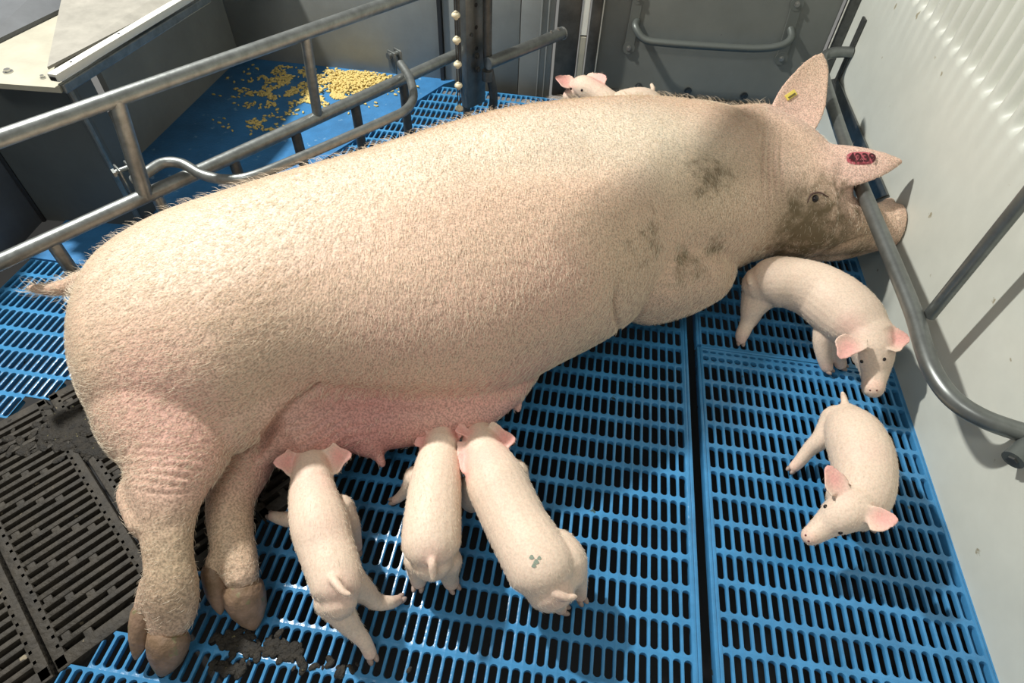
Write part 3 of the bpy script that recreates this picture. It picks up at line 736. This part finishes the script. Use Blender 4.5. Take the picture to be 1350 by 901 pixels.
        for i in range(len(vs_)): vs_[i] = np.array([vs_[i][0], vs_[i][1], max(vs_[i][2], .001)])
        mbx.add(vs_, fs); return mbx.build(name, M_HOOF, o, smooth='auto')
    claw((226, 830, .062), (208, 895, .010), .034, 0); claw((191, 800, .085), (176, 872, .03), .020, 0)
    claw((317, 768, .06), (335, 833, .012), .034, 0); claw((281, 745, .08), (290, 812, .03), .021, 0)
    # eye, mouth corner, nostrils
    h, nn = snap(me, 1075, 262)
    MB().sphere(h - nn * .0045, .0100, 16, 10).build('eye', M_EYE, o, smooth=True)
    lid = [snap(me, x, y, .001)[0] for x, y in ((1064, 268), (1069, 257), (1080, 254), (1092, 260))]
    MB().tube(spline(lid, 5), [.0006 + .0016 * math.sin(math.pi * k / 15) for k in range(16)], 8).build('eyelid', M_LID, o, smooth=True)
    # ear number and tag
    ang = [2 * math.pi * k / 26 for k in range(26)]
    hide_patch('ear_mark', me, [(1134.5 + 19 * math.copysign(abs(math.cos(a)) ** .8, math.cos(a)), 209 + 8.5 * math.copysign(abs(math.sin(a)) ** .7, math.sin(a))) for a in ang], M_REDTAG, o)
    hL, nL = snap(me, 1121, 210, .002); hR, nR = snap(me, 1150, 210.5, .002); hU, _ = snap(me, 1134, 203, .002)
    if hL is not None and hR is not None:
        cu = D.curves.new('ear_number', 'FONT'); cu.body = '4239'; cu.size = .034; cu.extrude = .0004; cu.align_x = 'CENTER'; cu.align_y = 'CENTER'
        to = D.objects.new('ear_number', cu); COL.objects.link(to)
        ux = V(hR - hL).normalized(); uz = V((nL + nR)).normalized(); uz = (uz - ux * uz.dot(ux)).normalized(); uy = uz.cross(ux)
        to.matrix_world = Matrix.Translation(V((hL + hR) / 2 + np.array(uz) * .0035)) @ Matrix((ux, uy, uz)).transposed().to_4x4()
        cu.offset = .0007
        bpy.context.view_layer.update()
        dg = bpy.context.evaluated_depsgraph_get(); tm = D.meshes.new_from_object(to.evaluated_get(dg)); mw = to.matrix_world.copy(); D.objects.remove(to)
        tm.transform(mw); tm.materials.clear(); tm.materials.append(M_INK); link(D.objects.new('ear_number', tm), o)
    h, nn = snap(me, 1042, 126, .003)
    if h is not None:
        u = at(1051, 120, h[2]) - at(1033, 131, h[2]); u /= np.linalg.norm(u); u = u - nn * (u @ nn); u /= np.linalg.norm(u); w = np.cross(nn, u)
        tg = MB().box(h, (.034, .017, .003), u, w, nn, bev=.0012).build('ear_tag', M_YTAG, o)
        MB().box(h + nn * .002 - w * .003, (.024, .005, .002), u, w, nn, bev=.0005).build('tag_slot', M_TSTEM, tg)
    # nostrils on the disc
    for s_ in (-1, 1):
        MB().sphere(c + d * .0075 + np.array([0, s_ * .016, 0]), .007, 12, 8, (.5, 1, 1)).build('nostril', M_NOSE, o, smooth=True)
    return o, me
M_LID = mat('dark_eyelid', (0.10, .05, .04), .4)
SOW, SOWME = sow()

# ------------------------------------------------------------------ bristles (round hair curves, one object)
def bristles(name, me, parent, count, length, rad, flow, material, mask=None, tilt=.35, seed=3):
    r = np.random.default_rng(seed); P = coords(me)
    me.calc_loop_triangles(); T = np.empty(len(me.loop_triangles) * 3, np.int32); me.loop_triangles.foreach_get('vertices', T); T = T.reshape(-1, 3)
    a, b, c = P[T[:, 0]], P[T[:, 1]], P[T[:, 2]]; cr = np.cross(b - a, c - a); ar = np.linalg.norm(cr, axis=1) / 2; nr = cr / (2 * ar[:, None] + 1e-12)
    ctr = (a + b + c) / 3; w = ar.copy(); w[ctr[:, 2] < .04] = 0
    if mask is not None: w *= mask(ctr)
    idx = r.choice(len(T), count, p=w / w.sum()); u = r.random((count, 1)); v = r.random((count, 1)); f = (u + v) > 1; u = np.where(f, 1 - u, u); v = np.where(f, 1 - v, v)
    root = a[idx] + (b[idx] - a[idx]) * u + (c[idx] - a[idx]) * v; n = nr[idx]
    fl = flow(root) + r.normal(0, .22, (count, 3)); fl = fl - n * (fl * n).sum(1, keepdims=True); fl /= np.linalg.norm(fl, axis=1, keepdims=True)
    ln = length * (0.6 + .7 * r.random((count, 1)))
    p0 = root - n * .0005; p1 = root + fl * ln * .4 + n * ln * tilt * .45; p2 = root + fl * ln * .85 + n * ln * tilt * .6
    hc = D.hair_curves.new(name); hc.add_curves([3] * count)
    pos = np.stack([p0, p1, p2], 1).reshape(-1).astype(np.float32); hc.position_data.foreach_set('vector', pos)
    ra = hc.attributes.new('radius', 'FLOAT', 'POINT') if 'radius' not in hc.attributes else hc.attributes['radius']
    ra.data.foreach_set('value', np.tile([rad, rad * .8, rad * .25], count).astype(np.float32))
    hc.materials.append(material); o = link(D.objects.new(name, hc), parent); o['kind'] = 'stuff'; return o
AX = at(1000, 240, .2) - at(120, 440, .2); AX /= np.linalg.norm(AX); DOWN = np.array([AX[1], -AX[0], 0])
def sow_flow(p):
    q = proj(p); k = np.clip((q[:, 0] - 260) / 250, 0, 1)[:, None]      # haunch hair runs back along the body, side hair runs down
    return -AX * (1 - k * .55) + DOWN * k * .9 + np.array([0, 0, -.3]) * k
def head_less(c):
    q = proj(c); return np.where(q[:, 0] > 1010, .10, 1.0) * np.where((q[:, 1] > 525 + .0 * q[:, 0]) & (q[:, 0] > 345) & (q[:, 0] < 720), .06, 1) * np.where(q[:, 1] > 640, .12, 1)
bristles('coat', SOWME, SOW, 120000, .0125, .00022, sow_flow, M_HAIR, head_less)
def back_line(c):
    q = proj(c); top = np.interp(q[:, 0], [97, 118, 150, 210, 300, 500, 690, 830, 950, 1010], [400, 345, 308, 268, 241, 188, 136, 121, 131, 150])
    return (q[:, 1] < top + 14) * (q[:, 0] < 1015) + (q[:, 0] < 100) * (q[:, 1] < 400) * 3.
bristles('back_bristles', SOWME, SOW, 1300, .026, .00026, lambda p: sow_flow(p) * .7 + np.array([-.3, .5, .2]), M_HAIR, back_line, tilt=.75, seed=5)

# ------------------------------------------------------------------ piglets
def piglet(name, label, body, legs, ears, tail, head, eyes, nose=None, group='piglets', extra=None, tint=(.78, .62, .49), pinks=(), mark=None):
    mb = MB()
    limb(mb, body, 24, 6)
    for L in head: limb(mb, L, 20, 5)
    for L in legs: limb(mb, L, 14, 6)
    for E in ears: ear(mb, *E[:3], E[3] if len(E) > 3 else .0055, cup=E[4] if len(E) > 4 else .35, widen=E[5] if len(E) > 5 else .3, full=3.2, rnd=.6)
    if tail: limb(mb, tail, 10, 6)
    if extra:
        for L in extra: limb(mb, L, 16, 5)
    mb.v = [(v[0], v[1], max(v[2], .002)) for v in mb.v]
    me = remesh(mb, .0027, 5, .5); me.name = name
    P2 = coords(me); P2[:, 2] = np.maximum(P2[:, 2], .0008); P2[:, 0] = np.minimum(P2[:, 0], .499); me.vertices.foreach_set('co', P2.astype(np.float32).ravel()); me.update()
    def b(px, py, z, rpx, c, k): Pp = at(px, py, z); return (Pp, rpx * depth(Pp) / F, c, k)
    pk = (.84, .43, .38); blobs = []
    for E in ears:
        for q in (E[2], [(a_ + b_ + 2 * c_) / 4 for a_, b_, c_ in zip(*E[:3])]): blobs.append(b(*q, 26, pk, .95))
    for q in pinks: blobs.append(b(*q[:4], pk, q[4]))
    if nose: blobs.append(b(nose[0], nose[1], nose[2], 16, (.88, .42, .34), .9))
    for L in legs: blobs.append(b(L[-1][0], L[-1][1], L[-1][2], 22, (.80, .50, .40), .6))
    paint(me, tint, blobs); me.materials.clear(); me.materials.append(M_PIG)
    o = link(D.objects.new(name, me)); tag(o, label, 'piglet', group)
    for q in eyes:
        h, nn = snap(me, q[0], q[1])
        if h is not None: MB().sphere(h - nn * .0012, .0042, 14, 8).build('eye', M_EYE, o, smooth=True)
    if nose and len(nose) > 3:
        for (x, y) in nose[3]:
            h, nn = snap(me, x, y)
            if h is not None: MB().sphere(h - nn * .0008, .0022, 10, 6).build('nostril', M_NOSE, o, smooth=True)
    for L in legs:
        if len(L[-1]) == 4 and L[-1][3] < 12:
            A = at(*L[-1][:3]); Bq = at(*L[-2][:3]); u = A - Bq; u[2] = 0; u /= (np.linalg.norm(u) + 1e-9); sd = np.array([u[1], -u[0], 0]); r_ = L[-1][3] * depth(A) / F
            for s_ in (-1, 1):
                cpt = A + u * r_ * .75 + sd * s_ * r_ * .45; cpt[2] = max(.0065, A[2] * .7)
                MB().sphere(cpt, .0062, 12, 8, (1.5, .8, .85), u, sd, (0, 0, 1)).build('hoof', M_PHOOF, o, smooth=True)
    if mark: 
        for mx_, my_, mr in mark: hide_patch('green_mark', me, [(mx_ + mr * math.cos(a) * (1 + .3 * math.sin(3 * a)), my_ + mr * math.sin(a)) for a in [2 * math.pi * k / 12 for k in range(12)]], M_GINK, o, n=3)
    hv = bristles('fuzz', me, o, 5000, .007, .00012, lambda p: np.tile((at(body[-1][0], body[-1][1], .1) - at(body[0][0], body[0][1], .1)), (len(p), 1)) * 3, M_HAIR, tilt=.3, seed=9)
    return o

piglet('piglet', 'leftmost nursing piglet beside the sow hind leg, rear legs stretched out behind',
    [(411, 628, .10, 25), (413, 655, .12, 31), (421, 690, .125, 37), (431, 725, .12, 36), (441, 755, .12, 35), (446, 778, .115, 33), (447, 792, .11, 24)],
    [[(462, 770, .10, 24), (482, 782, .07, 15), (496, 794, .045, 11), (514, 795, .03, 9), (524, 792, .015, 7)],
     [(438, 792, .10, 24), (452, 812, .08, 18), (466, 830, .055, 13), (480, 846, .035, 10), (488, 862, .015, 9)],
     [(404, 672, .08, 15), (386, 684, .06, 11), (372, 684, .035, 9), (360, 681, .015, 7)],
     [(448, 672, .08, 20), (462, 692, .06, 13), (468, 712, .03, 9), (470, 722, .015, 8)]],
    [((398, 594, .125), (396, 620, .115), (360, 610, .145), .009, .3, .75), ((426, 592, .13), (432, 618, .115), (464, 599, .145), .009, .3, .75)],
    [(438, 762, .155, 7), (445, 772, .165, 6), (453, 781, .165, 5), (460, 784, .165, 4)],
    [[(410, 595, .09, 20), (411, 612, .11, 24), (412, 635, .12, 27)]], [], pinks=[(412, 645, .14, 40, .4), (428, 700, .15, 40, .2), (450, 780, .14, 40, .3)])
piglet('piglet', 'middle nursing piglet, straight back with short tail pointing at the viewer',
    [(581, 585, .10, 24), (578, 610, .12, 29), (574, 640, .125, 34), (571, 675, .125, 37), (569, 705, .125, 39), (569, 724, .12, 38), (570, 738, .11, 28)],
    [[(552, 738, .08, 20), (551, 756, .04, 13), (552, 766, .015, 11)], [(590, 740, .08, 20), (592, 758, .04, 13), (595, 768, .015, 11)],
     [(548, 630, .08, 16), (537, 645, .05, 9), (528, 655, .025, 7), (522, 659, .015, 6)], [(596, 630, .08, 14), (606, 650, .05, 9), (610, 660, .015, 7)]],
    [((566, 560, .135), (572, 578, .135), (546, 550, .15), .008, .3, .5), ((560, 570, .13), (570, 582, .13), (546, 588, .13), .008, .3, .4), ((594, 560, .13), (598, 580, .12), (612, 568, .14), .008, .3, .4)],
    [(570, 733, .15, 6), (570, 745, .15, 6), (571, 757, .14, 5), (571, 764, .135, 3.5)],
    [[(584, 560, .09, 17), (583, 572, .11, 22), (581, 590, .12, 25)]], [], pinks=[(570, 735, .15, 30, .3)])
piglet('piglet', 'rightmost nursing piglet with a grey green ink mark on its rump',
    [(636, 592, .10, 26), (644, 612, .12, 33), (655, 637, .125, 40), (668, 665, .125, 41), (684, 697, .125, 42), (702, 728, .125, 45), (716, 752, .12, 46), (724, 770, .11, 36)],
    [[(752, 745, .09, 24), (762, 768, .05, 13), (765, 785, .02, 9)], [(722, 778, .08, 22), (733, 794, .04, 12), (739, 802, .015, 9)],
     [(678, 625, .09, 20), (688, 642, .06, 12), (692, 655, .02, 9)], [(622, 640, .08, 16), (618, 660, .05, 12), (622, 668, .015, 9)]],
    [((644, 566, .135), (652, 592, .125), (680, 578, .15), .009, .3, .8), ((614, 562, .14), (624, 576, .135), (600, 569, .155), .008, .4, .5), ((603, 582, .14), (619, 582, .14), (611, 626, .135), .008, .3, .15)],
    [(722, 772, .14, 9), (735, 784, .14, 7), (748, 789, .135, 5), (758, 787, .13, 4)],
    [[(628, 568, .09, 18), (632, 580, .11, 24), (638, 600, .12, 29)]], [], pinks=[(640, 610, .15, 40, .45), (735, 785, .13, 30, .3)],
    extra=[[(735, 728, .12, 30), (748, 740, .12, 27), (750, 755, .11, 23)]],
    mark=[(701, 735, 3.2), (707, 741, 3.5), (704, 746, 3), (711, 736, 2.6)])
piglet('piglet', 'piglet stepping beside the guard rail with head lowered, below the sow jaw',
    [(1006, 376, .12, 27), (1020, 372, .135, 33), (1045, 374, .14, 34), (1075, 384, .14, 37), (1103, 403, .14, 40), (1128, 424, .14, 38), (1145, 440, .14, 30)],
    [[(1004, 385, .10, 27), (992, 408, .07, 16), (986, 425, .045, 10), (979, 440, .025, 9), (977, 448, .012, 7)],
     [(1022, 385, .09, 20), (1002, 402, .06, 12), (994, 418, .03, 9), (990, 425, .015, 8)],
     [(1096, 428, .10, 24), (1086, 448, .07, 14), (1086, 468, .04, 10), (1090, 484, .015, 8)],
     [(1110, 440, .09, 18), (1104, 462, .05, 11), (1108, 480, .015, 8)]],
    [((1113, 440, .175), (1143, 448, .175), (1108, 474, .15), .008, .3, .45), ((1164, 436, .17), (1170, 462, .16), (1200, 446, .17), .008, .35, .4)],
    [(993, 360, .14, 5), (988, 366, .14, 4), (988, 374, .14, 3)],
    [[(1138, 434, .14, 30), (1148, 456, .13, 29), (1152, 474, .115, 24), (1153, 490, .10, 18), (1152, 503, .09, 14.5), (1151, 511, .085, 14)]],
    [(1136, 477), (1166, 474)], nose=(1152, 510, .09, [(1147, 515), (1156, 515)]), pinks=[(1120, 430, .17, 30, .35)])
piglet('piglet', 'blond piglet alone on the right hand blue slats, head turned back to the left',
    [(1116, 560, .11, 28), (1126, 575, .125, 36), (1136, 600, .13, 39), (1140, 628, .13, 38), (1138, 650, .13, 36), (1130, 668, .12, 32)],
    [[(1104, 556, .10, 22), (1085, 578, .075, 14), (1068, 592, .05, 9.5), (1055, 608, .025, 8), (1047, 616, .012, 7)],
     [(1150, 590, .08, 20), (1156, 610, .04, 12), (1154, 622, .015, 9)], [(1108, 655, .08, 18), (1100, 668, .04, 10), (1098, 676, .015, 8)], [(1150, 665, .08, 18), (1156, 680, .04, 10), (1150, 690, .015, 8)]],
    [((1096, 656, .16), (1120, 646, .165), (1090, 613, .18), .008, .3, .25), ((1140, 670, .165), (1146, 700, .155), (1185, 685, .175), .008, .3, .2)],
    [(1115, 540, .125, 6), (1114, 532, .13, 5), (1112, 523, .135, 4), (1111, 519, .14, 3)],
    [[(1130, 662, .13, 30), (1120, 672, .135, 28), (1105, 682, .125, 24), (1090, 692, .11, 18), (1078, 701, .10, 14.5), (1069, 707, .095, 12.5)]],
    [(1108, 703), (1088, 668)], nose=(1068, 708, .095, [(1062, 706), (1066, 714)]), pinks=[(1112, 650, .17, 20, .3), (1140, 600, .16, 35, .25)])
piglet('piglet', 'small piglet peeking over the sow back from behind, both ears raised',
    [(800, 150, .12, 18), (820, 145, .135, 24), (845, 142, .135, 25), (862, 146, .12, 20)],
    [[(795, 150, .08, 9), (795, 155, .04, 5), (795, 160, .012, 4)], [(806, 152, .08, 9), (808, 158, .04, 5), (808, 162, .012, 4)], [(850, 150, .08, 9), (850, 158, .04, 5), (850, 162, .012, 4)], [(862, 148, .08, 9), (864, 156, .04, 5), (864, 160, .012, 4)]],
    [((750, 118, .18), (757, 107, .185), (732, 101, .205), .008, .3, .45), ((772, 104, .19), (785, 121, .18), (799, 100, .21), .008, .2, .3)],
    [(858, 124, .15, 3.5), (861, 118, .165, 3), (859, 112, .175, 2.5)],
    [[(800, 136, .15, 17), (782, 122, .17, 16), (767, 116, .175, 15.5), (757, 121, .16, 11), (750, 127, .15, 8.5)]],
    [(767, 119), (753, 117)], nose=(749, 127, .13, [(746, 130)]), group='piglets')

# ------------------------------------------------------------------ loose feed, dung
def feed():
    mb = MB(); cen = [(470, 108, 46, 13, 1300), (440, 125, 40, 16, 900), (400, 103, 46, 13, 900), (370, 125, 60, 20, 700), (340, 165, 40, 12, 140)]
    bright, damp = MB(), MB()
    for k, (cx, cy, sx, sy, n) in enumerate(cen):
        for _ in range(n):
            x, y = rng.normal(cx, sx * .55), rng.normal(cy, sy * .6)
            if noise.noise(Vector((x * .055, y * .11, 3))) < -.02 and k > 0: continue
            P = at(x, y, .006)
            if not (-1.70 < P[0] < -.93 and P[1] < 1.135 and P[1] > .45) or not in_pad(P[0], P[1]): continue
            a = rng.random() * 6.28; u = np.array([math.cos(a), math.sin(a), 0]); w = np.array([-u[1], u[0], 0]); r = .0026 + .0026 * rng.random()
            bright.sphere(P + (0, 0, r * .6 + (rng.random() * .012 if k == 0 else 0)), r, 6, 4, (1.9, .9, .8), u, w, (0, 0, 1))
    o = bright.build('spilled_feed', M_FEED, smooth=True); tag(o, 'yellow spilled feed pellets scattered on the blue pad', 'feed', kind='stuff')
feed()
def dung(name, spots, label, n=26, scale=1, zmax=.012):
    mb = MB()
    for cx, cy, sx, sy, k in spots:
        for _ in range(k):
            x, y = rng.normal(cx, sx * .5), rng.normal(cy, sy * .5); P = at(x, y, .001); r = (.0035 + .010 * rng.random() ** 2) * scale; a = rng.random() * 6.28
            u = np.array([math.cos(a), math.sin(a), 0]); w = np.array([-u[1], u[0], 0])
            mb.sphere(P, r, 10, 6, (1.4, .8, .30), u, w, (0, 0, 1))
    o = mb.build(name, M_DUNG, smooth=True); tag(o, label, 'dung', kind='stuff')
dung('wet_dung', [(105, 556, 44, 16, 190), (80, 572, 44, 14, 110), (30, 592, 36, 10, 30), (128, 592, 26, 12, 70)], 'wet dung smeared on the iron grate behind the rump')
dung('dung_patch', [(318, 845, 30, 12, 70), (380, 860, 13, 8, 80), (350, 856, 40, 14, 40), (305, 880, 30, 10, 30), (440, 880, 60, 12, 16)], 'dark dung lying on the blue slats by the hind hooves', scale=.75)
overhead()
